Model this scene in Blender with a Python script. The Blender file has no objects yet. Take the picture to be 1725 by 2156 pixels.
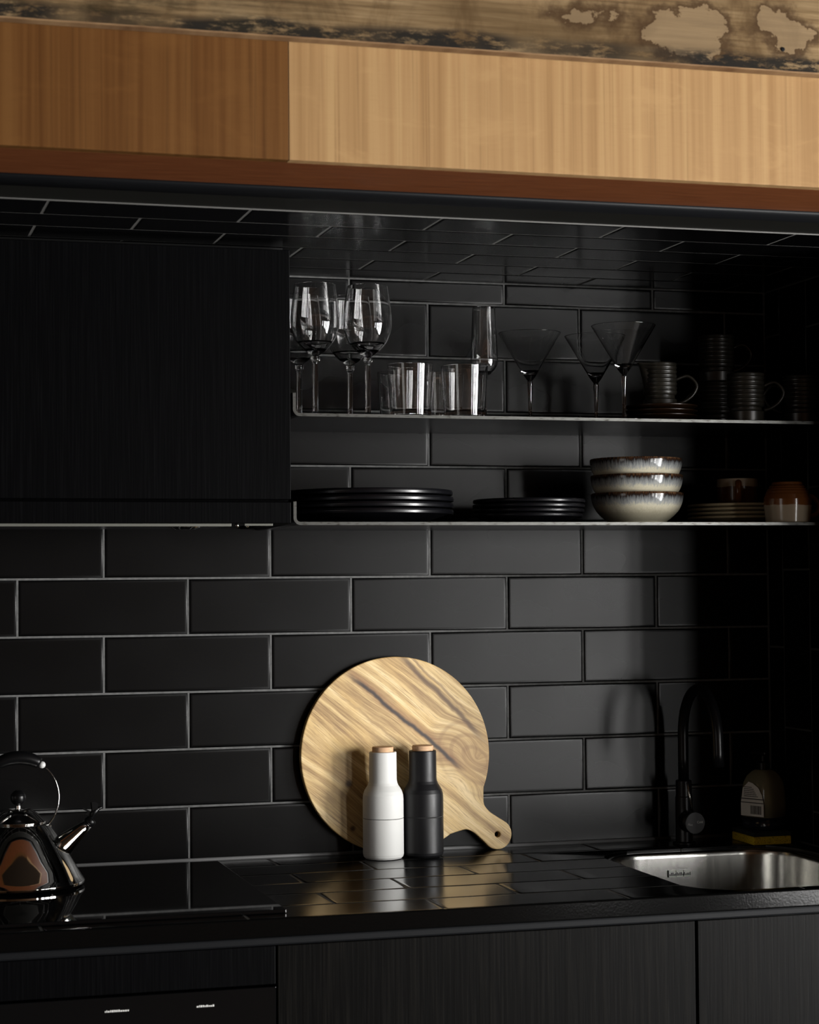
import bpy, bmesh, math, random
from mathutils import Vector, Matrix
random.seed(7)
sc = bpy.context.scene
C = sc.collection
PI = math.pi

# ------------------------------------------------------------------ camera
cd = bpy.data.cameras.new('camera'); cam = bpy.data.objects.new('camera', cd); C.objects.link(cam)
yaw, pitch, roll = 0.280657, 0.035906, -0.008113
fw = Vector((math.sin(yaw)*math.cos(pitch), math.cos(yaw)*math.cos(pitch), math.sin(pitch)))
rt = Vector((math.cos(yaw), -math.sin(yaw), 0)); up = rt.cross(fw)
r2 = math.cos(roll)*rt + math.sin(roll)*up; u2 = -math.sin(roll)*rt + math.cos(roll)*up
m = Matrix((r2, u2, -fw)).transposed().to_4x4(); m.translation = Vector((-0.4598, -3.5627, 1.3996))
cam.matrix_world = m
cd.sensor_fit = 'VERTICAL'; cd.sensor_height = 36; cd.sensor_width = 28.8
cd.lens = 4200*36/2156; cd.clip_start = 0.05
cd.dof.use_dof = True; cd.dof.focus_distance = 3.62; cd.dof.aperture_fstop = 8.0
sc.camera = cam

# ------------------------------------------------------------------ world, exposure
w = bpy.data.worlds.new('world'); sc.world = w; w.use_nodes = True
w.node_tree.nodes['Background'].inputs[0].default_value = (0.75, 0.85, 1, 1)
w.node_tree.nodes['Background'].inputs[1].default_value = 0.03
sc.view_settings.view_transform = 'Standard'; sc.view_settings.look = 'None'
sc.view_settings.gamma = 1.0; sc.view_settings.use_curve_mapping = False
sc.view_settings.exposure = 0.0

# ------------------------------------------------------------------ daylight: glazed doors in the room's right-hand wall
WX = 3.0                                   # inner face of the window wall
PANES = [(-4.95, -4.03), (-3.93, -3.01), (-2.91, -1.99)]
PZ = (0.16, 1.98)
def daylight(y0, y1, power, col):
    ld = bpy.data.lights.new('daylight', 'AREA'); ld.shape = 'RECTANGLE'
    ld.size = y1-y0; ld.size_y = PZ[1]-PZ[0]; ld.energy = power; ld.color = col
    o = bpy.data.objects.new('daylight', ld); C.objects.link(o)
    o.location = (WX+0.10, (y0+y1)/2, (PZ[0]+PZ[1])/2); o.rotation_euler = (PI/2, 0, PI/2)
    return o
for i, (a, b) in enumerate(PANES):
    daylight(a, b, (200, 85, 385)[i], (1.0, 0.992, 0.975))
ld = bpy.data.lights.new('daylight', 'AREA'); ld.shape = 'RECTANGLE'; ld.size = 1.1; ld.size_y = 1.3; ld.energy = 7; ld.color = (1.0, 0.97, 0.92)
o = bpy.data.objects.new('daylight', ld); C.objects.link(o); o.location = (-2.70, -2.6, 1.45); o.rotation_euler = (PI/2, 0, -PI/2)   # weak fill light, added behind an unseen opening in the left wall
ld = bpy.data.lights.new('daylight', 'AREA'); ld.shape = 'RECTANGLE'; ld.size = 0.34; ld.size_y = 1.8; ld.energy = 38; ld.color = (1.0, 0.992, 0.975)
o = bpy.data.objects.new('daylight', ld); C.objects.link(o); o.location = (2.62, -5.64, 1.08); o.rotation_euler = (PI/2, 0, 0)   # narrow window in the rear wall

# ------------------------------------------------------------------ helpers: nodes
def mat(name, base=(0.5, 0.5, 0.5), rough=0.5, metal=0.0, **kw):
    spec = kw.pop('spec', 0.5)
    M = bpy.data.materials.new(name); M.use_nodes = True
    b = M.node_tree.nodes['Principled BSDF']
    b.inputs['Base Color'].default_value = (*base, 1); b.inputs['Roughness'].default_value = rough
    b.inputs['Metallic'].default_value = metal; b.inputs['Specular IOR Level'].default_value = spec
    for k, v in kw.items():
        b.inputs[k.replace('_', ' ')].default_value = v
    return M
class N:
    def __init__(s, M): s.t = M.node_tree; s.b = s.t.nodes['Principled BSDF']
    def n(s, typ, **kw):
        x = s.t.nodes.new(typ)
        for k, v in kw.items(): setattr(x, k, v)
        return x
    def l(s, a, b): s.t.links.new(a, b)
    def coord(s, scale=(1, 1, 1), rot=(0, 0, 0), loc=(0, 0, 0)):
        c = s.n('ShaderNodeTexCoord'); mp = s.n('ShaderNodeMapping')
        mp.inputs['Scale'].default_value = scale; mp.inputs['Rotation'].default_value = rot; mp.inputs['Location'].default_value = loc
        s.l(c.outputs['Object'], mp.inputs['Vector']); return mp.outputs[0]
    def noise(s, vec, scale, detail=3, rough=0.55, dist=0.0):
        x = s.n('ShaderNodeTexNoise'); x.inputs['Scale'].default_value = scale; x.inputs['Detail'].default_value = detail
        x.inputs['Roughness'].default_value = rough; x.inputs['Distortion'].default_value = dist
        s.l(vec, x.inputs['Vector']); return x.outputs['Fac']
    def ramp(s, fac, stops, interp='LINEAR'):
        r = s.n('ShaderNodeValToRGB'); e = r.color_ramp.elements; r.color_ramp.interpolation = interp
        while len(e) < len(stops): e.new(0.5)
        for i, (p, c) in enumerate(stops):
            e[i].position = p; e[i].color = (*c, 1) if len(c) == 3 else c
        s.l(fac, r.inputs['Fac']); return r.outputs['Color']
    def math(s, op, a, b=None, c=None, clamp=False):
        x = s.n('ShaderNodeMath', operation=op); x.use_clamp = clamp
        for i, v in enumerate((a, b, c)):
            if v is None: continue
            if isinstance(v, (int, float)): x.inputs[i].default_value = v
            else: s.l(v, x.inputs[i])
        return x.outputs[0]
    def mix(s, fac, a, b, mode='MIX'):
        x = s.n('ShaderNodeMix', data_type='RGBA', blend_type=mode)
        for sock, v in ((x.inputs[0], fac), (x.inputs[6], a), (x.inputs[7], b)):
            if isinstance(v, (int, float)): sock.default_value = v
            elif isinstance(v, tuple): sock.default_value = (*v, 1)
            else: s.l(v, sock)
        return x.outputs[2]
    def sep(s, vec):
        x = s.n('ShaderNodeSeparateXYZ'); s.l(vec, x.inputs[0]); return x.outputs
    def smooth(s, v, a, b, lo=0.0, hi=1.0):
        x = s.n('ShaderNodeMapRange', interpolation_type='SMOOTHSTEP')
        s.l(v, x.inputs[0])
        for i, q in zip((1, 2, 3, 4), (a, b, lo, hi)): x.inputs[i].default_value = q
        return x.outputs[0]
    def bump(s, h, strength, dist):
        x = s.n('ShaderNodeBump'); x.inputs['Strength'].default_value = strength; x.inputs['Distance'].default_value = dist
        s.l(h, x.inputs['Height']); s.l(x.outputs[0], s.b.inputs['Normal'])
    def col(s, c): s.l(c, s.b.inputs['Base Color'])
    def rough(s, c): s.l(c, s.b.inputs['Roughness'])

def tile_mat(name, base, r0, r1, bump=0.0005, spec=0.5):
    M = mat(name, base, r0, spec=spec); k = N(M); v = k.coord()
    n1 = k.noise(v, 7, 1); n2 = k.noise(k.coord((1, 1, 1), loc=(3, 7, 1)), 60, 2)
    k.rough(k.math('MULTIPLY_ADD', n1, r1-r0, r0))
    k.bump(k.math('ADD', k.math('MULTIPLY', k.noise(v, 11, 0), 1.0), k.math('MULTIPLY', n2, 0.04)), 1.0, bump)
    k.col(k.mix(n1, tuple(c*0.85 for c in base), tuple(c*1.15 for c in base)))
    return M
M_TILE = tile_mat('black satin wall tile', (0.0010, 0.00105, 0.00118), 0.25, 0.30, 0.0002, 0.18)
M_TILE_SIDE = tile_mat('black side tile', (0.0009, 0.0009, 0.001), 0.30, 0.40, 0.0004, 0.2)
M_TILE_C = tile_mat('black gloss ceiling tile', (0.0016, 0.0016, 0.0018), 0.16, 0.22, 0.00004)
M_TILE_T = tile_mat('black gloss worktop tile', (0.0014, 0.0014, 0.0015), 0.14, 0.24, 0.0001)
M_GROUT = mat('grey grout', (0.10, 0.10, 0.096), 0.85)
k = N(M_GROUT); k.col(k.ramp(k.noise(k.coord(), 90, 3), [(0.3, (0.058, 0.058, 0.057)), (0.7, (0.10, 0.10, 0.098))]))
M_GROUT_T = mat('dark worktop grout', (0.035, 0.034, 0.03), 0.8)
M_GROUT_C = mat('pale ceiling grout', (0.085, 0.083, 0.078), 0.85)
M_CAULK = mat('grey silicone bead', (0.11, 0.11, 0.11), 0.5)

def veneer_black(name, base, hi, r=0.42, spec=0.15):
    M = mat(name, base, r, spec=spec); k = N(M)
    g = k.noise(k.coord((260, 260, 6)), 1, 3, 0.6); g2 = k.noise(k.coord((6, 6, 2)), 1, 2)
    k.col(k.mix(k.math('MULTIPLY', k.smooth(g, 0.45, 0.75), g2), base, hi))
    k.rough(k.math('MULTIPLY_ADD', g, 0.16, r-0.08)); k.bump(g, 0.35, 0.0006)
    return M
M_CAB = veneer_black('black stained timber', (0.0007, 0.0007, 0.0009), (0.0022, 0.0022, 0.0025), 0.45, 0.03)
M_CABL = veneer_black('black stained base timber', (0.0010, 0.0009, 0.0008), (0.0050, 0.0043, 0.0033), 0.40, 0.05)
M_DARK = mat('matt black paint', (0.003, 0.003, 0.003), 0.6, spec=0.15)
M_OLIVE = mat('dark painted board', (0.005, 0.0048, 0.0035), 0.6, spec=0.2)
M_BLKMET = mat('satin black steel', (0.0035, 0.0038, 0.0045), 0.5, 0.0, spec=0.1)
k = N(M_BLKMET); k.bump(k.noise(k.coord((40, 200, 200)), 1, 2), 0.2, 0.0006)

def wood_veneer(name, light, midc, dark):
    M = mat(name, midc, 0.5, spec=0.12); k = N(M)
    v1 = k.coord((70, 70, 0.9)); v2 = k.coord((260, 260, 2.2)); v3 = k.coord((9, 9, 22))
    g1 = k.noise(v1, 1, 4, 0.6); g2 = k.noise(v2, 1, 3, 0.6); g3 = k.noise(v3, 1, 4, 0.6, 0.8)
    a = k.ramp(g1, [(0.32, dark), (0.5, midc), (0.66, light)])
    b = k.mix(k.math('MULTIPLY', k.smooth(g2, 0.55, 0.75), 0.45), a, tuple(c*0.62 for c in dark))
    c = k.mix(k.math('MULTIPLY', k.smooth(g3, 0.5, 0.7), 0.32), b, tuple(min(1, q*1.12) for q in light))
    fl = k.noise(k.coord((40, 40, 420)), 1, 2)
    c = k.mix(k.math('MULTIPLY', k.smooth(fl, 0.5, 0.8), 0.18), c, dark)
    k.col(c); k.bump(g2, 0.15, 0.0003); k.rough(k.math('MULTIPLY_ADD', g1, 0.15, 0.38))
    return M
M_VENL = wood_veneer('honey veneer dark sheet', (0.106, 0.046, 0.0122), (0.090, 0.037, 0.0095), (0.068, 0.026, 0.0065))
M_VENR = wood_veneer('honey veneer pale sheet', (0.300, 0.185, 0.083), (0.262, 0.154, 0.068), (0.220, 0.124, 0.052))
def plank_mat(name, c0, c1, scale=(8, 160, 160), rot=(0, 0, 0), r=0.5):
    M = mat(name, c0, r, spec=0.1); k = N(M); g = k.noise(k.coord(scale, rot), 1, 4, 0.6)
    k.col(k.ramp(g, [(0.3, c0), (0.7, c1)])); return M
M_SOFFIT = plank_mat('red brown soffit veneer', (0.085, 0.025, 0.008), (0.13, 0.042, 0.0145), (14, 120, 1), (0, 0, 0.9), 0.5)
M_ROOM = plank_mat('room timber lining', (0.036, 0.018, 0.008), (0.066, 0.034, 0.015), (120, 120, 2))
M_FLOOR = plank_mat('room floor timber', (0.014, 0.010, 0.007), (0.026, 0.019, 0.013), (4, 90, 1))
M_RCEIL = mat('room ceiling dark', (0.010, 0.007, 0.005), 0.9, spec=0.0)
M_FRAME = mat('dark window frame', (0.02, 0.02, 0.02), 0.5)

# stained plywood: horizontal grain, tide-marked water stains, mould along the lower edge
M_PLY = mat('weathered plywood', (0.3, 0.2, 0.1), 0.75, spec=0.06); k = N(M_PLY)
vv = k.coord(); s_ = k.sep(vv)
gr = k.noise(k.coord((5, 1, 130)), 1, 5, 0.65); gr2 = k.noise(k.coord((1.6, 1, 12)), 1, 4, 0.6, 0.6)
big = k.noise(k.coord((4, 1, 5), loc=(1.7, 0, 0)), 1, 3)
base = k.ramp(gr, [(0.25, (0.050, 0.030, 0.013)), (0.5, (0.15, 0.097, 0.047)), (0.75, (0.25, 0.175, 0.095))])
base = k.mix(k.math('MULTIPLY', k.smooth(gr2, 0.45, 0.7), 0.75), base, (0.075, 0.046, 0.02))
base = k.mix(k.math('MULTIPLY', k.smooth(big, 0.5, 0.75), 0.5), base, (0.22, 0.165, 0.098))
st_ = k.noise(k.coord((11, 1, 5), loc=(2.9, 0, 0.6)), 1, 5, 0.65, 0.5)
base = k.mix(k.math('MULTIPLY', k.smooth(st_, 0.44, 0.66), 0.72), base, (0.060, 0.034, 0.014))
wob = k.noise(k.coord((22, 1, 26)), 1, 5, 0.6)
wob2 = k.noise(k.coord((70, 1, 80), loc=(4, 0, 2)), 1, 3, 0.6)
field = None
for (bx, bz, rx, rz) in ((0.672, 2.168, 0.052, 0.026), (0.708, 2.172, 0.036, 0.038), (0.826, 2.190, 0.030, 0.022), (0.848, 2.177, 0.032, 0.024), (0.538, 2.183, 0.016, 0.005), (0.566, 2.186, 0.016, 0.006)):
    dx = k.math('DIVIDE', k.math('SUBTRACT', s_[0], bx), rx); dz = k.math('DIVIDE', k.math('SUBTRACT', s_[2], bz), rz)
    d = k.math('SQRT', k.math('ADD', k.math('MULTIPLY', dx, dx), k.math('MULTIPLY', dz, dz)))
    d = k.math('MULTIPLY', k.math('SUBTRACT', d, 1.0), min(rx, rz)*22)
    field = d if field is None else k.math('MINIMUM', field, d)
field = k.math('ADD', field, k.math('MULTIPLY', k.math('SUBTRACT', wob, 0.5), 1.5))
field = k.math('ADD', field, k.math('MULTIPLY', k.math('SUBTRACT', wob2, 0.5), 0.35))
inside = k.smooth(field, 0.03, -0.03)
ring = k.math('MULTIPLY', k.smooth(field, 0.40, 0.02), k.smooth(field, -0.02, 0.03))
base = k.mix(k.math('MULTIPLY', ring, 0.86), base, (0.038, 0.020, 0.009))
base = k.mix(k.math('MULTIPLY', inside, 0.6), base, (0.175, 0.122, 0.070))
hz = k.math('SUBTRACT', s_[2], 2.124)
mould = k.noise(k.coord((22, 1, 75), (0, 0.25, 0)), 1, 6, 0.75); mould2 = k.noise(k.coord((6, 1, 3), loc=(5.3, 0, 0)), 1, 2)
edge = k.smooth(k.math('SUBTRACT', hz, k.math('MULTIPLY', mould2, 0.026)), 0.016, 0.002)
mm = k.math('MULTIPLY', k.math('MULTIPLY', edge, k.smooth(mould, 0.38, 0.52)), k.smooth(k.noise(k.coord((5, 1, 1), loc=(8.1, 0, 0)), 1, 2), 0.34, 0.52, 0.25, 1.0))
lefty = k.smooth(s_[0], 0.36, -0.25, 0, 0.85)
mm2 = k.math('MULTIPLY', lefty, k.smooth(k.noise(k.coord((9, 1, 40), loc=(0.4, 0, 2)), 1, 5, 0.7), 0.42, 0.66))
base = k.mix(k.math('MINIMUM', mm, 0.97), base, (0.010, 0.009, 0.008))
base = k.mix(mm2, base, (0.018, 0.014, 0.007))
k.col(base); k.bump(gr, 0.3, 0.001)
M_PLYEDGE = plank_mat('plywood edge', (0.09, 0.045, 0.02), (0.22, 0.135, 0.068), (18, 3, 300), r=0.7)

def metal_mat(name, base, r, scale=(2, 2, 300), amt=0.1):
    M = mat(name, base, r, 1.0); k = N(M); g = k.noise(k.coord(scale), 1, 3)
    k.rough(k.math('MULTIPLY_ADD', g, amt, r-amt/2)); return M
M_SHELF = mat('blackened steel sheet', (0.10, 0.10, 0.105), 0.27, 1.0)
M_EDGE = mat('raw steel edge', (0.55, 0.55, 0.53), 0.35, 1.0)
k = N(M_EDGE); g = k.noise(k.coord((60, 60, 300)), 1, 4, 0.7)
k.col(k.ramp(g, [(0.32, (0.018, 0.016, 0.012)), (0.45, (0.075, 0.075, 0.070)), (0.8, (0.10, 0.10, 0.096))]))
M_ALU = mat('satin aluminium strip', (0.10, 0.10, 0.085), 0.5, 0.3)
M_STEEL = metal_mat('brushed stainless steel', (0.36, 0.355, 0.335), 0.22, (180, 180, 3), 0.12)
M_CHROME = mat('polished chrome', (0.74, 0.73, 0.71), 0.045, 1.0)
M_TAP = mat('matt black tap', (0.0035, 0.0035, 0.004), 0.30, spec=0.25)
M_TAPFACE = mat('tap end cap', (0.018, 0.018, 0.018), 0.45, spec=0.3)
M_MARK = mat('pale printed mark', (0.42, 0.42, 0.40), 0.6)
M_GLASSTOP = mat('black glass', (0.002, 0.002, 0.0022), 0.03)
M_GLASS = mat('clear glass', (1, 1, 1), 0.0, IOR=1.5, Transmission_Weight=1.0)
M_PLATE = mat('black stoneware', (0.0022, 0.0022, 0.003), 0.27)
M_BROWNPL = mat('dark brown glazed plate', (0.009, 0.004, 0.0016), 0.25)
M_MUGDARK = mat('dark ribbed stoneware', (0.045, 0.038, 0.028), 0.32)
k = N(M_MUGDARK); k.col(k.ramp(k.noise(k.coord(), 90, 3), [(0.3, (0.0075, 0.0068, 0.005)), (0.7, (0.018, 0.0155, 0.011))]))
M_WHITE = mat('matt off-white', (0.58, 0.578, 0.56), 0.55, spec=0.3)
k = N(M_WHITE); k.bump(k.noise(k.coord(), 900, 2), 0.15, 0.0004)
M_BLACK = mat('matt charcoal', (0.0065, 0.0065, 0.0075), 0.42, spec=0.32)
k = N(M_BLACK); n_ = k.noise(k.coord((1, 1, 0.5)), 45, 4, 0.65); k.rough(k.math('MULTIPLY_ADD', n_, 0.3, 0.28)); k.bump(k.noise(k.coord(), 700, 2), 0.12, 0.0004)
M_CAP = plank_mat('beech stopper', (0.46, 0.28, 0.16), (0.60, 0.39, 0.24), (20, 300, 300), r=0.55)
M_SEAM = mat('grey seam line', (0.06, 0.06, 0.058), 0.8)  # one grey for the joint ring on both grinders
M_BLKPLASTIC = mat('black plastic', (0.002, 0.002, 0.0022), 0.3, spec=0.2)
M_GREYBALL = mat('grey plastic ball', (0.45, 0.45, 0.44), 0.45)
M_SPONGE = mat('yellow sponge foam', (0.62, 0.42, 0.012), 0.95)
k = N(M_SPONGE); n_ = k.noise(k.coord(), 420, 3, 0.7); k.col(k.ramp(n_, [(0.33, (0.16, 0.10, 0.003)), (0.5, (0.66, 0.46, 0.015))])); k.bump(n_, 0.6, 0.002)
M_SCOUR = mat('dark scourer', (0.012, 0.016, 0.014), 0.95); k = N(M_SCOUR); k.bump(k.noise(k.coord(), 700, 2), 0.6, 0.002)
M_SOAP = mat('olive tinted bottle', (0.26, 0.24, 0.15), 0.12, IOR=1.4, Transmission_Weight=0.35)
M_SOAPL = mat('dark washing liquid base', (0.012, 0.014, 0.02), 0.12)
M_LABEL = mat('pale paper label', (0.72, 0.70, 0.64), 0.5)
M_PRINT = mat('black print', (0.02, 0.02, 0.02), 0.6)

def glaze(name, H, stops, streak=0.012, rough=0.13):
    M = mat(name, (0.5, 0.5, 0.5), rough); k = N(M); v = k.coord(); s = k.sep(v)
    st = k.noise(k.coord((330, 330, 16)), 1, 3, 0.7); lo = k.noise(k.coord((30, 30, 30)), 1, 2)
    z = k.math('ADD', s[2], k.math('MULTIPLY', k.math('SUBTRACT', st, 0.5), streak))
    z = k.math('ADD', z, k.math('MULTIPLY', k.math('SUBTRACT', lo, 0.5), 0.006))
    k.col(k.ramp(k.math('DIVIDE', z, H, clamp=True), stops)); return M
M_BOWL = glaze('reactive bowl glaze', 0.056, [(0.0, (0.42, 0.39, 0.29)), (0.30, (0.36, 0.33, 0.24)), (0.56, (0.50, 0.46, 0.35)), (0.68, (0.27, 0.28, 0.27)), (0.80, (0.13, 0.135, 0.14)), (0.885, (0.014, 0.011, 0.010)), (0.96, (0.030, 0.012, 0.005)), (1.0, (0.10, 0.055, 0.028))], 0.020)
M_SAUCER = mat('cream stoneware', (0.46, 0.38, 0.24), 0.35)
M_MUGD = glaze('brown glaze with cream lip', 0.058, [(0.0, (0.11, 0.036, 0.009)), (0.73, (0.12, 0.040, 0.010)), (0.75, (0.50, 0.42, 0.31)), (1.0, (0.54, 0.45, 0.33))], 0.0, 0.16)
M_MUGE = glaze('brown glaze over cream rim', 0.074, [(0.0, (0.36, 0.30, 0.22)), (0.42, (0.36, 0.30, 0.22)), (0.44, (0.15, 0.052, 0.013)), (1.0, (0.12, 0.042, 0.011))], 0.0, 0.14)
M_HANDE = mat('brown glazed handle', (0.16, 0.055, 0.014), 0.16)

# chopping board: acacia, grain along local x
M_BOARD = mat('acacia wood', (0.5, 0.33, 0.15), 0.5); k = N(M_BOARD)
vo = k.coord(); so = k.sep(vo)
kx = k.math('SUBTRACT', so[0], 0.128); ky = k.math('SUBTRACT', so[1], 0.088)
kd = k.math('SQRT', k.math('ADD', k.math('MULTIPLY', k.math('MULTIPLY', kx, kx), 0.45), k.math('MULTIPLY', ky, ky)))
kin = k.smooth(kd, 0.075, 0.0)
warp = k.noise(k.coord((4, 9, 1)), 1, 1)
yy = k.math('ADD', so[1], k.math('MULTIPLY', k.math('SUBTRACT', warp, 0.5), 0.035))
yy = k.math('ADD', yy, k.math('MULTIPLY', kin, k.math('MULTIPLY', kd, -1.3)))
cx = k.n('ShaderNodeCombineXYZ'); k.l(k.math('MULTIPLY', so[0], 2.6), cx.inputs[0]); k.l(k.math('MULTIPLY', yy, 62.0), cx.inputs[1]); k.l(k.math('MULTIPLY', so[2], 20), cx.inputs[2])
b1 = k.noise(cx.outputs[0], 1.0, 6, 0.68)
cf = k.n('ShaderNodeCombineXYZ'); k.l(k.math('MULTIPLY', so[0], 22.0), cf.inputs[0]); k.l(k.math('MULTIPLY', yy, 520.0), cf.inputs[1])
b2 = k.noise(cf.outputs[0], 1.0, 5, 0.72)
big = k.noise(k.coord((9, 16, 1), loc=(2.2, 0.4, 0)), 1, 2)
colb = k.ramp(b1, [(0.30, (0.11, 0.055, 0.019)), (0.42, (0.32, 0.198, 0.078)), (0.53, (0.55, 0.385, 0.170)), (0.68, (0.76, 0.59, 0.33))])
colb = k.mix(k.math('MULTIPLY', k.smooth(big, 0.45, 0.7), 0.45), colb, (0.62, 0.40, 0.14))
colb = k.mix(k.math('MULTIPLY', k.smooth(b2, 0.48, 0.66), 0.55), colb, (0.19, 0.105, 0.042))
# heartwood rings round the swirl
rings = k.math('MULTIPLY', k.math('SINE', k.math('ADD', k.math('MULTIPLY', kd, 330.0), k.math('MULTIPLY', warp, 16.0))), k.smooth(kd, 0.080, 0.045))
colb = k.mix(k.math('MULTIPLY', k.smooth(rings, 0.1, 1.0), 0.35), colb, (0.16, 0.075, 0.03))
colb = k.mix(k.math('MULTIPLY', k.smooth(kd, 0.075, 0.0), 0.35), colb, (0.34, 0.18, 0.07))
# long dark streak and a second one near the rim
wl = k.noise(k.coord((16, 3, 1)), 1, 3)
def streak(y0, slope, wid, x0, x1, amt, c):
    global colb
    yl = k.math('ADD', k.math('MULTIPLY', so[0], slope), y0)
    dd = k.math('ABSOLUTE', k.math('SUBTRACT', k.math('ADD', so[1], k.math('MULTIPLY', k.math('SUBTRACT', wl, 0.5), 0.016)), yl))
    mk = k.math('MULTIPLY', k.smooth(dd, wid, wid*0.15), k.math('MULTIPLY', k.smooth(so[0], x0, x0+0.05), k.smooth(so[0], x1, x1-0.05)))
    colb = k.mix(k.math('MULTIPLY', mk, amt), colb, c)
streak(0.062, -0.03, 0.016, -0.185, 0.135, 0.62, (0.20, 0.085, 0.03))
streak(0.059, -0.03, 0.0062, -0.175, 0.130, 1.0, (0.025, 0.012, 0.007))
streak(0.138, -0.12, 0.008, -0.13, 0.13, 0.85, (0.075, 0.035, 0.016))
streak(0.150, -0.12, 0.004, -0.12, 0.09, 0.6, (0.12, 0.055, 0.022))
streak(0.02, -0.02, 0.004, -0.18, 0.08, 0.45, (0.17, 0.085, 0.03))
streak(-0.03, -0.02, 0.004, -0.19, 0.02, 0.30, (0.18, 0.09, 0.035))
streak(-0.10, 0.03, 0.005, -0.15, 0.10, 0.30, (0.18, 0.09, 0.035))
# knife scratches
sm = k.smooth(k.noise(k.coord((7, 7, 1), loc=(0.4, 0.9, 0)), 1, 2), 0.42, 0.62)
for ang in (0.5, 1.35, -0.7, 2.3):
    sx = k.noise(k.coord((9, 330, 1), (0, 0, ang)), 1, 2, 0.5, 0.4)
    colb = k.mix(k.math('MULTIPLY', k.math('MULTIPLY', k.smooth(sx, 0.63, 0.70), sm), 0.6), colb, (0.15, 0.075, 0.028))
# two small knots
for (qx, qy, qr) in ((-0.04, -0.095, 0.010), (0.015, -0.155, 0.008), (0.055, -0.012, 0.010)):
    qd = k.math('SQRT', k.math('ADD', k.math('POWER', k.math('ABSOLUTE', k.math('SUBTRACT', so[0], qx)), 2), k.math('POWER', k.math('ABSOLUTE', k.math('SUBTRACT', so[1], qy)), 2)))
    colb = k.mix(k.math('MULTIPLY', k.smooth(qd, qr, qr*0.2), 0.85), colb, (0.045, 0.020, 0.010))
k.col(colb); k.rough(k.math('MULTIPLY_ADD', b1, 0.2, 0.42)); k.bump(b2, 0.12, 0.0004)
M_BOARDEDGE = mat('board bark edge', (0.03, 0.018, 0.010), 0.6)

# ------------------------------------------------------------------ helpers: meshes and objects
def mesh(name, verts, faces, smooth=False):
    me = bpy.data.meshes.new(name); me.from_pydata([tuple(v) for v in verts], [], faces); me.update()
    if smooth: me.polygons.foreach_set('use_smooth', [True]*len(me.polygons))
    return me
def obj(name, me, m=None, parent=None, loc=(0, 0, 0), rot=(0, 0, 0)):
    o = bpy.data.objects.new(name, me); C.objects.link(o)
    if m is not None and me is not None and len(me.materials) == 0: me.materials.append(m)
    o.location = loc; o.rotation_euler = rot
    if parent: o.parent = parent
    return o
def tag(o, label, cat, group=None, kind=None):
    o['label'] = label; o['category'] = cat
    if group: o['group'] = group
    if kind: o['kind'] = kind
    return o
def thing(name, label, cat, loc=(0, 0, 0), rotz=0, group=None):
    o = obj(name, None, None, None, loc, (0, 0, rotz)); return tag(o, label, cat, group)
def copy_tree(root, loc, rotz, label):
    r = root.copy(); C.objects.link(r); r.location = loc; r.rotation_euler = (0, 0, rotz); r['label'] = label
    for ch in list(root.children):
        c = ch.copy(); C.objects.link(c); c.parent = r
        for g in list(ch.children):
            d = g.copy(); C.objects.link(d); d.parent = c
    return r
class MB:
    def __init__(s): s.v = []; s.f = []
    def add(s, v, f):
        n = len(s.v); s.v += [tuple(q) for q in v]; s.f += [[i+n for i in q] for q in f]; return s
    def box(s, x0, x1, y0, y1, z0, z1):
        return s.add([(x0, y0, z0), (x1, y0, z0), (x1, y1, z0), (x0, y1, z0), (x0, y0, z1), (x1, y0, z1), (x1, y1, z1), (x0, y1, z1)],
                     [(3, 2, 1, 0), (4, 5, 6, 7), (0, 1, 5, 4), (1, 2, 6, 5), (2, 3, 7, 6), (3, 0, 4, 7)])
    def mesh(s, name, smooth=False): return mesh(name, s.v, s.f, smooth)
def bevel_mesh(me, w, seg=2, ang=0.5):
    bm = bmesh.new(); bm.from_mesh(me)
    ed = [e for e in bm.edges if len(e.link_faces) == 2 and e.calc_face_angle(0) > ang]
    bmesh.ops.bevel(bm, geom=ed, offset=w, segments=seg, profile=0.5, affect='EDGES', clamp_overlap=True)
    bm.to_mesh(me); bm.free(); return me
def box_mesh(name, x0, x1, y0, y1, z0, z1, bev=0.0, seg=2):
    me = MB().box(x0, x1, y0, y1, z0, z1).mesh(name)
    if bev: bevel_mesh(me, bev, seg)
    return me
def lathe(name, prof, seg=48, closed=False, smooth=True):
    """prof: list of (r, z); closed joins last to first; r==0 ends make poles; corners get support loops"""
    sup = 0.0005; P_ = [Vector(p) for p in prof]; out_ = []
    def turn(i):
        if i <= 0 or i >= len(P_)-1: return 0.0
        a_, b_ = P_[i]-P_[i-1], P_[i+1]-P_[i]
        return a_.angle(b_) if a_.length > 1e-9 and b_.length > 1e-9 else 0.0
    for i in range(len(P_)):
        out_.append((P_[i].x, P_[i].y))
        if i < len(P_)-1:
            d_ = P_[i+1]-P_[i]; Lg = d_.length
            if Lg > 4*sup:
                if turn(i) > 0.2: q = P_[i]+d_*(sup/Lg); out_.append((q.x, q.y))
                if turn(i+1) > 0.2: q = P_[i+1]-d_*(sup/Lg); out_.append((q.x, q.y))
    prof = out_
    v = []; f = []; idx = []
    for (r, z) in prof:
        if r < 1e-7: idx.append([len(v)]*seg); v.append((0, 0, z))
        else:
            idx.append(list(range(len(v), len(v)+seg)))
            v += [(r*math.cos(2*PI*i/seg), r*math.sin(2*PI*i/seg), z) for i in range(seg)]
    n = len(prof); pairs = [(i, i+1) for i in range(n-1)] + ([(n-1, 0)] if closed else [])
    for a, b in pairs:
        for i in range(seg):
            j = (i+1) % seg; q = [idx[a][i], idx[a][j], idx[b][j], idx[b][i]]
            u = []
            for t in q:
                if t not in u: u.append(t)
            if len(u) >= 3: f.append(u)
    return mesh(name, v, f, smooth)
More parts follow.
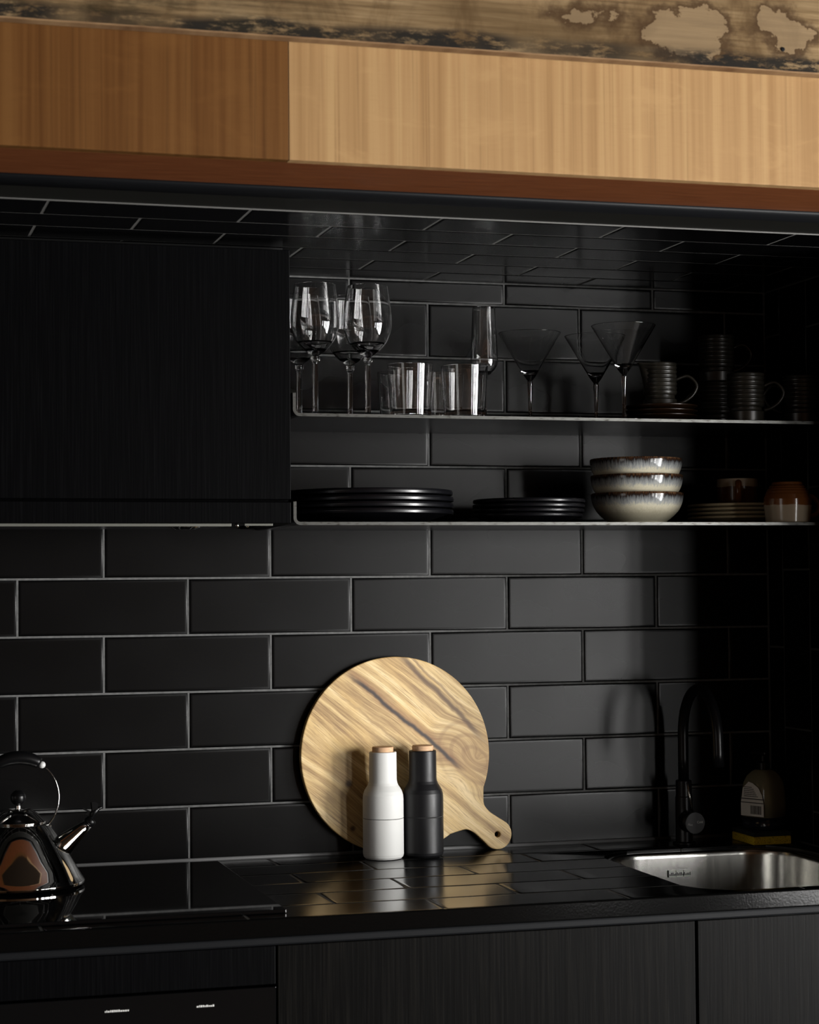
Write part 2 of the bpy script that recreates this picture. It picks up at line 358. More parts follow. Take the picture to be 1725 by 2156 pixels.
def spline(pts, n=6):
    """Catmull-Rom through 2D/3D points"""
    P = [Vector(p) for p in pts]; out = []
    for i in range(len(P)-1):
        p0 = P[max(i-1, 0)]; p1 = P[i]; p2 = P[i+1]; p3 = P[min(i+2, len(P)-1)]
        for t in range(n):
            s = t/n
            out.append(0.5*((2*p1)+(-p0+p2)*s+(2*p0-5*p1+4*p2-p3)*s*s+(-p0+3*p1-3*p2+p3)*s**3))
    out.append(P[-1]); return out
def tube(name, path, rad, seg=14, flat=1.0, nrm=None, caps=True):
    P = [Vector(p) for p in path]; n = len(P); R = rad if isinstance(rad, (list, tuple)) else [rad]*n
    v = []; f = []
    ref = Vector(nrm) if nrm else None; prev = None
    for i in range(n):
        t = (P[min(i+1, n-1)]-P[max(i-1, 0)]).normalized()
        if ref is not None: a = (ref-t*ref.dot(t)).normalized()
        else:
            a = prev if prev is not None else Vector((0, 0, 1)) if abs(t.z) < 0.9 else Vector((1, 0, 0))
            a = (a-t*a.dot(t)).normalized()
        prev = a; b = t.cross(a)
        for j in range(seg):
            an = 2*PI*j/seg; v.append(P[i]+R[i]*(math.cos(an)*a+flat*math.sin(an)*b))
    for i in range(n-1):
        for j in range(seg):
            q = (j+1) % seg; f.append((i*seg+j, i*seg+q, (i+1)*seg+q, (i+1)*seg+j))
    if caps:
        f.append(tuple(range(seg-1, -1, -1))); f.append(tuple(range((n-1)*seg, n*seg)))
    me = mesh(name, v, f, True)
    if caps: me.polygons[-1].use_smooth = False; me.polygons[-2].use_smooth = False
    return me
def ball(name, r, c=(0, 0, 0), seg=24, sc_=(1, 1, 1)):
    pr = [(max(r*math.sin(PI*i/12), 0), -r*math.cos(PI*i/12)) for i in range(13)]
    pr[0] = (0, -r); pr[-1] = (0, r)
    me = lathe(name, pr, seg)
    for q in me.vertices: q.co = Vector((q.co.x*sc_[0]+c[0], q.co.y*sc_[1]+c[1], q.co.z*sc_[2]+c[2]))
    return me
def rrect(x0, x1, y0, y1, r, n=8):
    out = []
    for cx_, cy_, a0 in ((x1-r, y1-r, 0), (x0+r, y1-r, PI/2), (x0+r, y0+r, PI), (x1-r, y0+r, 3*PI/2)):
        out += [(cx_+r*math.cos(a0+PI/2*i/n), cy_+r*math.sin(a0+PI/2*i/n)) for i in range(n+1)]
    return out
def text_mesh(s, size, depth=0.0002):
    cu = bpy.data.curves.new('lettering', 'FONT'); cu.body = s; cu.size = size; cu.align_x = 'CENTER'; cu.align_y = 'CENTER'; cu.extrude = depth; cu.resolution_u = 2
    o = bpy.data.objects.new('lettering', cu); C.objects.link(o)
    me = bpy.data.meshes.new_from_object(o.evaluated_get(bpy.context.evaluated_depsgraph_get()))
    bpy.data.objects.remove(o); bpy.data.curves.remove(cu); return me

# ------------------------------------------------------------------ tiles
TCACHE = {}
TH = 0.008
def tile_mesh(wx, wy, m):
    """tile lying in xy, centred, glazed face up (+z) at z=0, body below; pillowed rim"""
    key = (round(wx, 4), round(wy, 4), m.name)
    if key in TCACHE: return TCACHE[key]
    rings = [(0, -TH), (0, -0.0022), (0.0005, -0.0011), (0.0014, -0.0003), (0.0028, 0), (0.006, 0)]
    v = []; f = []
    for (ins, z) in rings:
        a = wx/2-ins; b = wy/2-ins; v += [(-a, -b, z), (a, -b, z), (a, b, z), (-a, b, z)]
    for r in range(len(rings)-1):
        for j in range(4):
            q = (j+1) % 4; f.append((r*4+j, r*4+q, r*4+4+q, r*4+4+j))
    n = (len(rings)-1)*4; f.append((n, n+1, n+2, n+3)); f.append((3, 2, 1, 0))
    me = mesh('tile', v, f, True); me.materials.append(m); me.polygons[-1].use_smooth = False
    TCACHE[key] = me; return me
GAP = 0.0032
def lay(parent, m, rows, xr, frame, jit=0.0022, dep=0.0003):
    """rows: (a0,a1,offset) bands across; joints at offset+0.303k along; frame(u,v,n)->matrix"""
    out = []
    for (a0, a1, off) in rows:
        kk = math.floor((xr[0]-off)/0.303)
        x = off+kk*0.303
        while x < xr[1]-1e-6:
            b0 = max(x, xr[0]); b1 = min(x+0.303, xr[1])
            if b1-b0 > 0.012:
                o = obj('tile', tile_mesh(b1-b0-GAP, a1-a0-GAP, m), None, parent)
                M_ = frame((b0+b1)/2, (a0+a1)/2, random.uniform(-dep, dep))
                o.matrix_local = M_ @ Matrix.Rotation(random.uniform(-jit, jit), 4, 'X') @ Matrix.Rotation(random.uniform(-jit, jit), 4, 'Y')
                out.append(o)
            x += 0.303
    return out
ZC = 1.966; ZT = 0.905; XR = 1.297; XL = -1.0
# back wall: long axis x, rows in z, facing -y
def fr_back(u, v, n): return Matrix.Translation((u, 0.0-n, v)) @ Matrix(((1, 0, 0), (0, 0, -1), (0, 1, 0))).to_4x4()
wb = obj('wall_back', box_mesh('wall_back', XL-0.2, 3.0, 0.0016, 0.16, 0, 2.75), M_GROUT)
tag(wb, 'black tiled back wall of the kitchen alcove with grey grout', 'wall', kind='structure')
H = [1.4126-0.10225*h for h in range(-5, 5)]          # H[0] = highest joint
rows = [(H[0], ZC, 0.1515)]
for i in range(9): rows.append((H[i+1], H[i], 0.0 if i % 2 == 0 else 0.1515))
rows.append((ZT, H[9], 0.1515))
lay(wb, M_TILE, rows, (XL, XR), fr_back)
# right wall of the alcove: tiles on end, facing -x
def fr_side(u, v, n): return Matrix.Translation((XR+n, v, u)) @ Matrix(((0, 0, -1), (0, 1, 0), (1, 0, 0))).to_4x4()
wr = obj('wall_right', MB().box(XR+0.0016, XR+0.14, -0.63, 0.0, 0, 1.99).mesh('wall_right'), M_GROUT_T)
tag(wr, 'black tiled right-hand end wall of the alcove, tiles set on end', 'wall', kind='structure')
cols = [(-0.063, 0.0, 1.271), (-0.172, -0.063, 1.4206)]
y = -0.172; i = 0
while y > -0.6:
    y1 = max(y-0.1065, -0.630); cols.append((y1, y, 1.271 if i % 2 == 0 else 1.4206)); y = y1; i += 1
for (y0, y1, off) in cols:
    lay(wr, M_TILE_SIDE, [(y0, y1, off)], (ZT, ZC), fr_side)
# tiled alcove ceiling, facing down
def fr_ceil(u, v, n): return Matrix.Translation((u, v, ZC+n)) @ Matrix(((1, 0, 0), (0, -1, 0), (0, 0, -1))).to_4x4()
ce = obj('ceiling', box_mesh('ceiling', XL-0.2, XR, -0.62, 0.0, ZC+0.0009, ZC+0.12), M_GROUT_C)
tag(ce, 'black tiled underside over the kitchen alcove', 'ceiling', kind='structure')
e0 = 0.0996; q_ = 0.10225; xo = 0.2959
rows = [(-e0, 0.0, xo)]
for i in range(4): rows.append((-(e0+q_*(i+1)), -(e0+q_*i), xo+(0.1515 if i % 2 == 0 else 0)))
rows.append((-0.617, -(e0+q_*4), xo+0.1515))
lay(ce, M_TILE_C, rows, (XL, XR), fr_ceil, jit=0.0008, dep=0.0001)

# room around it
fl = obj('floor', box_mesh('floor', -2.6, 3.2, -5.6, 0.0, -0.1, 0.0), M_FLOOR); tag(fl, 'dark timber floor of the room', 'floor', kind='structure')
o = obj('ceiling', box_mesh('room_ceiling', -2.6, 3.2, -5.6, 0.16, 2.75, 2.85), M_RCEIL); tag(o, 'dark room ceiling above the plywood beam', 'ceiling', kind='structure')
mb = MB(); mb.box(-2.66, -2.6, -5.6, -3.15, 0, 2.75); mb.box(-2.66, -2.6, -2.05, 0.16, 0, 2.75); mb.box(-2.66, -2.6, -3.15, -2.05, 0, 0.8); mb.box(-2.66, -2.6, -3.15, -2.05, 2.1, 2.75)
o = obj('wall_left', mb.mesh('wall_left'), M_ROOM); tag(o, 'timber lined left wall of the room', 'wall', kind='structure')
mb = MB(); mb.box(-2.66, 2.45, -5.63, -5.6, 0, 2.75); mb.box(2.79, 3.2, -5.63, -5.6, 0, 2.75); mb.box(2.45, 2.79, -5.63, -5.6, 0, 0.18); mb.box(2.45, 2.79, -5.63, -5.6, 1.98, 2.75)
o = obj('wall_rear', mb.mesh('wall_rear'), M_ROOM); tag(o, 'timber lined wall behind the viewer', 'wall', kind='structure')
o = obj('wall_left', box_mesh('alcove_left', XL-0.2, XL, -0.62, 0, 0, ZC), M_DARK); tag(o, 'dark left end wall of the alcove', 'wall', kind='structure')
mb = MB(); mb.box(WX, WX+0.06, -5.6, 0.16, PZ[1], 2.75); mb.box(WX, WX+0.06, -5.6, 0.16, 0, PZ[0])
ys = [-5.6]+[q for p_ in PANES for q in p_]+[0.16]
for a, b in zip(ys[0::2], ys[1::2]): mb.box(WX, WX+0.06, a, b, PZ[0], PZ[1])
o = obj('wall_window', mb.mesh('wall_window'), M_ROOM); tag(o, 'timber wall with three tall glazed openings', 'wall', kind='structure')
for i, (a, b) in enumerate(PANES):
    mb = MB(); t = 0.035
    mb.box(WX-0.01, WX+0.05, a, a+t, *PZ); mb.box(WX-0.01, WX+0.05, b-t, b, *PZ)
    mb.box(WX-0.01, WX+0.05, a, b, PZ[0], PZ[0]+t); mb.box(WX-0.01, WX+0.05, a, b, PZ[1]-t, PZ[1])
    mb.box(WX-0.01, WX+0.05, a, b, 1.02, 1.05); mb.box(WX-0.01, WX+0.05, (a+b)/2-0.014, (a+b)/2+0.014, *PZ)
    o = obj('window_%d' % (i+1), mb.mesh('window_frame'), M_FRAME)
    tag(o, ('tall window farthest from the kitchen', 'tall window in the middle of the side wall', 'tall window nearest the kitchen')[i], 'window', kind='structure')

mb = MB()
for a, b, c, d in ((-3.15, -3.11, 0.8, 2.1), (-2.09, -2.05, 0.8, 2.1), (-3.15, -2.05, 0.8, 0.84), (-3.15, -2.05, 2.06, 2.1), (-2.615, -2.585, 0.8, 2.1)): mb.box(-2.65, -2.59, a, b, c, d)
tag(obj('window_4', mb.mesh('window_frame'), M_FRAME), 'small added fill-light window in the left wall of the room', 'window', kind='structure')  # frame for the added fill light, out of view
mb = MB()
for a, b, c, d in ((2.45, 2.475, 0.18, 1.98), (2.765, 2.79, 0.18, 1.98), (2.45, 2.79, 0.18, 0.21), (2.45, 2.79, 1.95, 1.98), (2.45, 2.79, 1.02, 1.05)): mb.box(a, b, -5.625, -5.59, c, d)
tag(obj('window_5', mb.mesh('window_frame'), M_FRAME), 'narrow tall window in the rear wall', 'window', kind='structure')

# ------------------------------------------------------------------ timber bulkhead
YF = -0.98; ZB = 1.966; ZP = 2.124
tb = obj('trim_1', box_mesh('bulkhead_core', -2.6, 3.0, YF+0.019, YF+0.17, ZB+0.012, 2.75), M_DARK)
tag(tb, 'honey timber veneered bulkhead across the top of the kitchen', 'bulkhead', kind='structure')
obj('veneer_panel', box_mesh('veneer_panel', -2.6, 0.1212, YF+0.0004, YF+0.019, ZB, ZP+0.02, 0.0008), M_VENL, tb)['label'] = 'darker brown veneer sheet'
obj('veneer_panel', box_mesh('veneer_panel', 0.1216, 3.0, YF, YF+0.019, ZB, ZP+0.02, 0.0008), M_VENR, tb)['label'] = 'paler honey veneer sheet'
obj('soffit_board', box_mesh('soffit_board', -2.6, 3.0, YF+0.019, YF+0.175, ZB, ZB+0.012), M_SOFFIT, tb)['label'] = 'red-brown underside board'
o = obj('trim_2', tube('trim_2', [(-2.6, -0.782, ZB-0.002), (3.0, -0.782, ZB-0.002)], 0.026, 20, 0.35, (0, 1, 0)), M_BLKMET)
tag(o, 'rounded black steel edge strip under the timber bulkhead', 'trim', kind='structure')
o = obj('trim_3', box_mesh('trim_3', -2.6, 3.0, -0.762, -0.62, ZB+0.002, ZB+0.02), M_OLIVE)
tag(o, 'flat dark painted strip between steel edge and ceiling tiles', 'trim', kind='structure')
o = obj('trim_4', tube('trim_4', [(XL, -0.6195, ZB+0.0005), (XR, -0.6195, ZB+0.0005)], 0.0008, 8), M_GROUT_C)
tag(o, 'thin pale sealant line along the front of the ceiling tiles', 'sealant', kind='structure')
wp = obj('wall_upper', box_mesh('plywood', -2.6, 3.0, YF-0.024, YF-0.002, ZP+0.0, 2.75, 0.002), M_PLY)
wp.data.materials.append(M_PLYEDGE)
for p_ in wp.data.polygons:
    if p_.normal.z < -0.3: p_.material_index = 1
tag(wp, 'water-stained weathered plywood above the honey timber', 'wall', kind='structure')
o = obj('nail_head', lathe('nail_head', [(0, -0.0005), (0.0032, -0.0005), (0.0030, 0.0006), (0, 0.001)], 16), M_BLKMET, wp, (0.837, YF-0.0246, 2.1562), (PI/2, 0, 0))

# ------------------------------------------------------------------ worktop
YT = -0.643
wt = thing('tiled_worktop', 'glossy black tiled worktop with dark grout running under the wall', 'worktop', (0, 0, 0))
CUT = rrect(0.866, 1.254, -0.620, -0.129, 0.092)
def cut_hole(o, poly, z0, z1):
    n = len(poly); v = [(x, y, z0) for x, y in poly]+[(x, y, z1) for x, y in poly]
    f = [tuple(range(n-1, -1, -1)), tuple(range(n, 2*n))]+[(i, (i+1) % n, n+(i+1) % n, n+i) for i in range(n)]
    cut = bpy.data.objects.new('cutter', mesh('cutter', v, f)); C.objects.link(cut)
    md = o.modifiers.new('cut', 'BOOLEAN'); md.object = cut; md.operation = 'DIFFERENCE'; md.solver = 'EXACT'
    bpy.context.view_layer.update()
    me = bpy.data.meshes.new_from_object(o.evaluated_get(bpy.context.evaluated_depsgraph_get()))
    o.modifiers.clear(); o.data = me; bpy.data.objects.remove(cut)
body = obj('worktop_base', box_mesh('worktop_base', XL, XR-0.001, YT+0.010, -0.001, 0.866, ZT-0.0007), M_GROUT_T, wt)
cut_hole(body, CUT, 0.5, 1.2)
def fr_top(u, v, n): return Matrix.Translation((u, v, ZT+n))
L = [0.0965, 0.2055, 0.3132, 0.4252, 0.5384, 0.6425]
rows = [(-L[0], -0.001, 0.445-0.1515), (-L[1], -L[0], 0.4425), (-L[2], -L[1], 0.4415+0.1515), (-L[3], -L[2], 0.439), (-L[4], -L[3], 0.438+0.1515), (-L[5], -L[4], 0.4345)]
tl = lay(wt, M_TILE_T, rows, (XL, XR-0.001), fr_top, jit=0.0009, dep=0.0002)
bpy.context.view_layer.update()
for o in tl:
    c = o.matrix_local.translation; d = o.dimensions
    if c.x+d.x/2 > 0.86 and c.x-d.x/2 < 1.26 and c.y+d.y/2 > -0.63 and c.y-d.y/2 < -0.12:
        o.data = o.data.copy()
        inv = o.matrix_local.inverted()
        n = len(CUT)
        cut_hole(o, CUT, 0.5, 1.2)
        if len(o.data.polygons) == 0: bpy.data.objects.remove(o)
M_NOSE = mat('glazed worktop nosing', (0.0014, 0.0014, 0.0014), 0.11, spec=0.14); k = N(M_NOSE)
k.bump(k.noise(k.coord(), 260, 2), 0.12, 0.0004)
obj('nosing', bevel_mesh(MB().box(XL, XR-0.001, YT, YT+0.0085, 0.877, ZT-0.0005).mesh('nosing'), 0.002, 2), M_NOSE, wt)
obj('under_strip', box_mesh('under_strip', XL, XR-0.001, YT+0.004, YT+0.020, 0.864, 0.8765, 0.003), M_BLKMET, wt)
o = obj('trim_5', tube('trim_5', [(XL, -0.0025, ZT+0.0028), (XR-0.001, -0.0025, ZT+0.0028)], 0.0036, 10), M_CAULK)
tag(o, 'grey silicone bead where the tiled wall meets the worktop', 'sealant', kind='structure')

# ------------------------------------------------------------------ sink
sk = thing('sink', 'stainless steel sink bowl set into the tiled worktop', 'sink', (1.06, -0.375, 0))
def ring(ins, z, r):
    x0, x1, y0, y1 = 0.879, 1.240, -0.606, -0.143
    return [(x-1.06, y+0.375, z) for x, y in rrect(x0+ins, x1-ins, y0+ins, y1-ins, max(r-ins, 0.01), 10)]
R0 = 0.082
seq = [ring(-0.0125, 0.8988, R0), ring(-0.0125, 0.9005, R0), ring(-0.003, 0.9008, R0), ring(-0.0005, 0.8995, R0), ring(0.001, 0.8965, R0), ring(0.0015, 0.89, R0), ring(0.005, 0.76, R0), ring(0.008, 0.735, R0), ring(0.016, 0.722, R0), ring(0.03, 0.716, R0), ring(0.06, 0.714, R0)]
n = len(seq[0]); v = [q for s in seq for q in s]; f = []
for i in range(len(seq)-1):
    for j in range(n):
        q = (j+1) % n; f.append((i*n+j, i*n+q, (i+1)*n+q, (i+1)*n+j))
f.append(tuple(range((len(seq)-1)*n, len(seq)*n)))
me = mesh('basin', v, f, True)
obj('basin', me, M_STEEL, sk)
obj('drain', lathe('drain', [(0, 0.7165), (0.018, 0.7165), (0.02, 0.719), (0.042, 0.7185), (0.045, 0.7145), (0, 0.7145)], 32), M_CHROME, sk)
# stamped maker's plate on the rear wall of the bowl
M_STAMP = mat('etched steel stamp', (0.75, 0.78, 0.72), 0.35, 0.6)
mb = MB()
for i in range(3): mb.box(i*0.0148, i*0.0148+0.0138, -0.0006, 0, 0, 0.0125)
sp = obj('stamp', mb.mesh('stamp'), M_STAMP, sk, (-0.045, 0.2262, 0.856))
mb = MB(); random.seed(3)
for i in range(15):
    hgt = random.choice((0.0035, 0.0045, 0.006)); mb.box(0.0012+i*0.00286, 0.0012+i*0.00286+0.0017, -0.0009, -0.0005, 0.0025, 0.0025+hgt)
obj('stamp_lettering', mb.mesh('stamp_lettering'), M_PRINT, sp)

# ------------------------------------------------------------------ hob
hb = thing('hob', 'black glass cooktop under the chrome kettle', 'cooktop', (-0.17, -0.32, ZT))
obj('glass_plate', box_mesh('glass_plate', -0.385, 0.365, -0.284, 0.272, 0.0004, 0.0062, 0.0012), M_GLASSTOP, hb)


# ------------------------------------------------------------------ base cabinets and oven
def cabinet(name, label, x0, x1, zt, door_seams, m):
    t = thing(name, label, 'cabinet', ((x0+x1)/2, -0.3, 0))
    w_ = (x1-x0)/2; mb = MB()
    mb.box(-w_, -w_+0.016, -0.311, 0.28, 0.10, zt); mb.box(w_-0.016, w_, -0.311, 0.28, 0.10, zt)
    mb.box(-w_+0.016, w_-0.016, -0.311, 0.28, 0.10, 0.118); mb.box(-w_+0.016, w_-0.016, 0.272, 0.28, 0.118, zt)
    obj('carcass', mb.mesh('carcass'), M_DARK, t)
    obj('plinth', box_mesh('plinth', -w_, w_, -0.235, -0.22, 0.0, 0.0995), M_DARK, t)
    obj('door', box_mesh('door', -w_+0.0015, w_-0.0015, -0.332, -0.3125, 0.105, zt-0.003, 0.0012), m, t)
    return t
cabinet('base_cabinet', 'wide black timber base cabinet under the chopping board', 0.1735, 0.8512, 0.8655, (), M_CABL)
cabinet('base_cabinet', 'black timber base cabinet under the sink', 0.8528, 1.2955, 0.8655, (), M_CABL)
ov = thing('oven', 'built-in black oven beneath the glass cooktop', 'oven', (-0.12, -0.3, 0))
obj('oven_body', box_mesh('oven_body', -0.290, 0.290, -0.29, 0.27, 0.10, 0.858), M_DARK, ov)
obj('filler_panel', box_mesh('filler_panel', -0.292, 0.292, -0.331, -0.291, 0.8055, 0.8625, 0.001), M_CAB, ov)
cp = obj('control_panel', box_mesh('control_panel', -0.292, 0.292, -0.334, -0.291, 0.690, 0.8025, 0.001), M_GLASSTOP, ov)
for (xx, zz, wd) in ((0.055, 0.7810, 0.034), (0.1856, 0.7795, 0.026)):
    mb = MB(); x = -wd/2; random.seed(int(xx*1000))
    while x < wd/2:
        c_ = random.uniform(0.0012, 0.003); mb.box(x, x+c_, -0.0003, 0, 0, random.choice((0.0022, 0.003))); x += c_+0.0007
    obj('panel_print', mb.mesh('panel_print'), M_MARK, cp, (xx, -0.3341, zz))
od = obj('oven_door', box_mesh('oven_door', -0.292, 0.292, -0.334, -0.291, 0.13, 0.686, 0.002), M_GLASSTOP, ov)
obj('oven_handle', tube('oven_handle', [(-0.24, -0.365, 0.645), (0.24, -0.365, 0.645)], 0.008), M_STEEL, od)
obj('handle_mount', tube('handle_mount', [(-0.2, -0.3345, 0.645), (-0.2, -0.365, 0.645)], 0.006), M_STEEL, od)
obj('handle_mount', tube('handle_mount', [(0.2, -0.3345, 0.645), (0.2, -0.365, 0.645)], 0.006), M_STEEL, od)
obj('plinth', box_mesh('plinth', -0.290, 0.290, -0.235, -0.22, 0, 0.0995), M_DARK, ov)

# ------------------------------------------------------------------ wall cabinet with range hood below
wc = thing('wall_cabinet', 'black timber wall cabinet above the cooktop', 'cabinet', (-0.16, 0, 0))
CX1 = 0.2665+0.16
obj('carcass', box_mesh('carcass', -0.44, CX1, -0.3145, -0.001, 1.5365, 1.952), M_CAB, wc)
obj('top_filler', box_mesh('top_filler', -0.44, CX1-0.004, -0.300, -0.02, 1.9525, ZC-0.001), M_DARK, wc)
obj('door', box_mesh('door', -0.44, CX1, -0.335, -0.3155, 1.5405, 1.956, 0.0012), M_CAB, wc)
obj('hood_fascia', box_mesh('hood_fascia', -0.44, CX1, -0.335, -0.3155, 1.501, 1.5365, 0.0012), M_CAB, wc)
obj('side_panel', box_mesh('side_panel', CX1-0.018, CX1, -0.3145, -0.001, 1.501, 1.536), M_CAB, wc)
rh = thing('range_hood', 'slim metal range hood tucked under the wall cabinet', 'range hood', (-0.16, -0.16, 1.5))
obj('hood_body', box_mesh('hood_body', -0.43, 0.385, -0.15, 0.15, 0.003, 0.034), M_DARK, rh)
obj('front_strip', box_mesh('front_strip', -0.43, 0.330, -0.1545, -0.1505, -0.0035, 0.006, 0.0008), M_ALU, rh)
obj('front_strip', box_mesh('front_strip', 0.352, 0.400, -0.1545, -0.1505, -0.0025, 0.004, 0.0008), M_ALU, rh)
obj('filter_panel', box_mesh('filter_panel', -0.36, 0.34, -0.10, 0.12, -0.0005, 0.0025), M_SHELF, rh)
obj('lamp_lens', lathe('lamp_lens', [(0, -0.006), (0.018, -0.005), (0.026, -0.0015), (0.028, 0.0025), (0, 0.0025)], 28), M_CHROME, rh, (0.275, -0.02, 0))
for xx in (0.345, 0.362): obj('switch', ball('switch', 0.004, (xx, -0.125, -0.0005), 12), M_CHROME, rh)

# ------------------------------------------------------------------ steel shelves
def shelf(label, ztop):
    ztop -= 0.0005
    t = thing('steel_shelf', label, 'shelf', (0, 0, ztop), group='folded steel wall shelves')
    th = 0.0052; x0 = 0.2705; x1 = XR-0.0005; r = 0.012; y0, y1 = -0.3345, -0.0005
    prof = []                                                   # outer/inner outline in xz
    outer = [(x1, -th), (x0+r, -th)]+[(x0+r-r*math.sin(PI/2*i/6), -th+r-r*math.cos(PI/2*i/6)) for i in range(1, 7)]+[(x0, 0.034)]
    inner = [(x0+th, 0.034)]+[(x0+r-(r-th)*math.cos(PI/2*i/6), -th+r-(r-th)*math.sin(PI/2*i/6)) for i in range(0, 7)]+[(x1, 0.0)]
    prof = outer+inner; n = len(prof)
    v = [(x, y0, z) for x, z in prof]+[(x, y1, z) for x, z in prof]
    no = len(outer); f = [(i, (i+1) % n, n+(i+1) % n, n+i) for i in range(n)]
    me = mesh('sheet', v, f); o = obj('sheet', me, M_SHELF, t)
    # raw front edge as quads between outer and inner outlines
    vv_ = []; ff = []
    for i in range(min(no, n-no)):
        a = outer[i]; b = prof[n-1-i]
        vv_ += [(a[0], y0-0.0006, a[1]), (b[0], y0-0.0006, b[1])]
    m_ = len(vv_)//2
    base_n = len(vv_); vv_ += [(x, y0+0.0004, z) for x, _, z in vv_]
    for i in range(m_-1):
        ff.append((2*i, 2*i+1, 2*i+3, 2*i+2)); ff.append((base_n+2*i, 2*i, 2*i+2, base_n+2*i+2)); ff.append((2*i+1, base_n+2*i+1, base_n+2*i+3, 2*i+3))
    obj('front_edge', mesh('front_edge', vv_, ff), M_EDGE, t)
    return t
SU = 1.6850; SL = 1.5040
shelf('upper folded steel shelf carrying the glasses', SU)
shelf('lower folded steel shelf carrying plates and bowls', SL)

# ------------------------------------------------------------------ glassware
def wine_glass(label, loc):
    t = thing('wine_glass', label, 'wine glass', loc, group='tall wine glasses on the upper shelf')
    out = [(0.0045, 0.1035), (0.010, 0.1065), (0.022, 0.116), (0.034, 0.131), (0.0405, 0.150), (0.0417, 0.166), (0.0405, 0.185), (0.0378, 0.205), (0.0348, 0.2255)]
    o_ = [(p.x, p.y) for p in spline(out, 4)]
    inn = [(r-0.0011 if z > 0.112 else r*0.8, z+(0.003 if z < 0.125 else 0.0006 if z < 0.15 else 0)) for r, z in o_ if z > 0.1085]
    prof = [(0, 0.1035)]+o_+[(0.0345, 0.2259)]+inn[::-1]+[(0, 0.1125)]
    obj('bowl', lathe('bowl', prof, 56), M_GLASS, t)
    obj('stem', lathe('stem', [(0, 0.0085), (0.0052, 0.0085), (0.0047, 0.02), (0.0047, 0.090), (0.0058, 0.0935), (0.0080, 0.0962), (0.0083, 0.0985), (0.0075, 0.1005), (0.0085, 0.1022), (0.0062, 0.1033), (0, 0.1034)], 28), M_GLASS, t)
    obj('foot', lathe('foot', [(0, 0.0002), (0.0355, 0.0002), (0.0362, 0.0012), (0.0355, 0.0022), (0.020, 0.0038), (0.009, 0.0060), (0.0054, 0.0083), (0, 0.0084)], 48), M_GLASS, t)
    return t
wg = wine_glass('front wine glass nearest the black wall cabinet', (0.326, -0.265, SU))
copy_tree(wg, (0.4185, -0.265, SU), 0.4, 'front wine glass beside the tumblers')
copy_tree(wg, (0.330, -0.125, SU), 0.9, 'rear wine glass half hidden by the black wall cabinet')
copy_tree(wg, (0.4215, -0.130, SU), 1.3, 'rear wine glass showing between the two front ones')
def tumbler1(label, loc):
    o = obj('tumbler', lathe('tumbler', [(0, 0.0002), (0.0335, 0.0002), (0.0352, 0.0016), (0.0380, 0.045), (0.0407, 0.0890), (0.0402, 0.0897), (0.0396, 0.0890), (0.0369, 0.045), (0.0343, 0.011), (0.031, 0.0088), (0, 0.0082)], 56), M_GLASS, None, loc)
    return tag(o, label, 'tumbler', 'straight tumblers on the upper shelf')
tu = tumbler1('front tumbler next to the wine glasses', (0.488, -0.288, SU))
for q, l in (((0.585, -0.288, SU), 'front tumbler with the champagne flute rising behind it'), ((0.503, -0.170, SU), 'rear tumbler showing left of the front pair'), ((0.584, -0.155, SU), 'rear tumbler seen in the gap between the front pair')):
    c = tu.copy(); C.objects.link(c); c.location = q; c['label'] = l
fl_ = thing('champagne_flute', 'tall narrow champagne flute behind the right-hand tumbler', 'flute', (0.652, -0.195, SU))
out = [(0.004, 0.0845), (0.012, 0.0870), (0.0205, 0.0955), (0.0243, 0.108), (0.0240, 0.125), (0.0225, 0.160), (0.0203, 0.2055)]
o_ = [(p.x, p.y) for p in spline(out, 4)]
inn = [(max(r-0.0012, 0.001), z+(0.0035 if z < 0.1 else 0.0)) for r, z in o_ if z > 0.087]
obj('bowl', lathe('bowl', [(0, 0.0843)]+o_+[(0.0198, 0.206)]+inn[::-1]+[(0, 0.0915)], 48), M_GLASS, fl_)
obj('stem', lathe('stem', [(0, 0.0072), (0.0044, 0.0072), (0.0034, 0.02), (0.0034, 0.072), (0.0048, 0.0842), (0, 0.0842)], 24), M_GLASS, fl_)
obj('foot', lathe('foot', [(0, 0.0002), (0.029, 0.0002), (0.0295, 0.0012), (0.015, 0.0034), (0.0045, 0.0071), (0, 0.0071)], 40), M_GLASS, fl_)
def martini(label, loc):
    t = thing('martini_glass', label, 'martini glass', loc, group='martini glasses on the upper shelf')
    obj('bowl', lathe('bowl', [(0, 0.0805), (0.0042, 0.0808), (0.010, 0.0885), (0.0572, 0.1680), (0.0568, 0.1684), (0.0560, 0.1680), (0.0148, 0.1000), (0.0085, 0.0965), (0, 0.0955)], 56), M_GLASS, t)
    obj('stem', lathe('stem', [(0, 0.0068), (0.0046, 0.0068), (0.0030, 0.018), (0.0036, 0.05), (0.0052, 0.078), (0.0046, 0.0804), (0, 0.0804)], 24), M_GLASS, t)
    obj('foot', lathe('foot', [(0, 0.0002), (0.0365, 0.0002), (0.037, 0.0012), (0.018, 0.0032), (0.0048, 0.0067), (0, 0.0067)], 44), M_GLASS, t)
    return t
mg = martini('martini glass standing beside the champagne flute', (0.754, -0.150, SU))
copy_tree(mg, (0.888, -0.135, SU), 0.5, 'rear martini glass partly behind the frontmost one')
copy_tree(mg, (0.8815, -0.287, SU), 1.1, 'frontmost martini glass beside the dark jug')

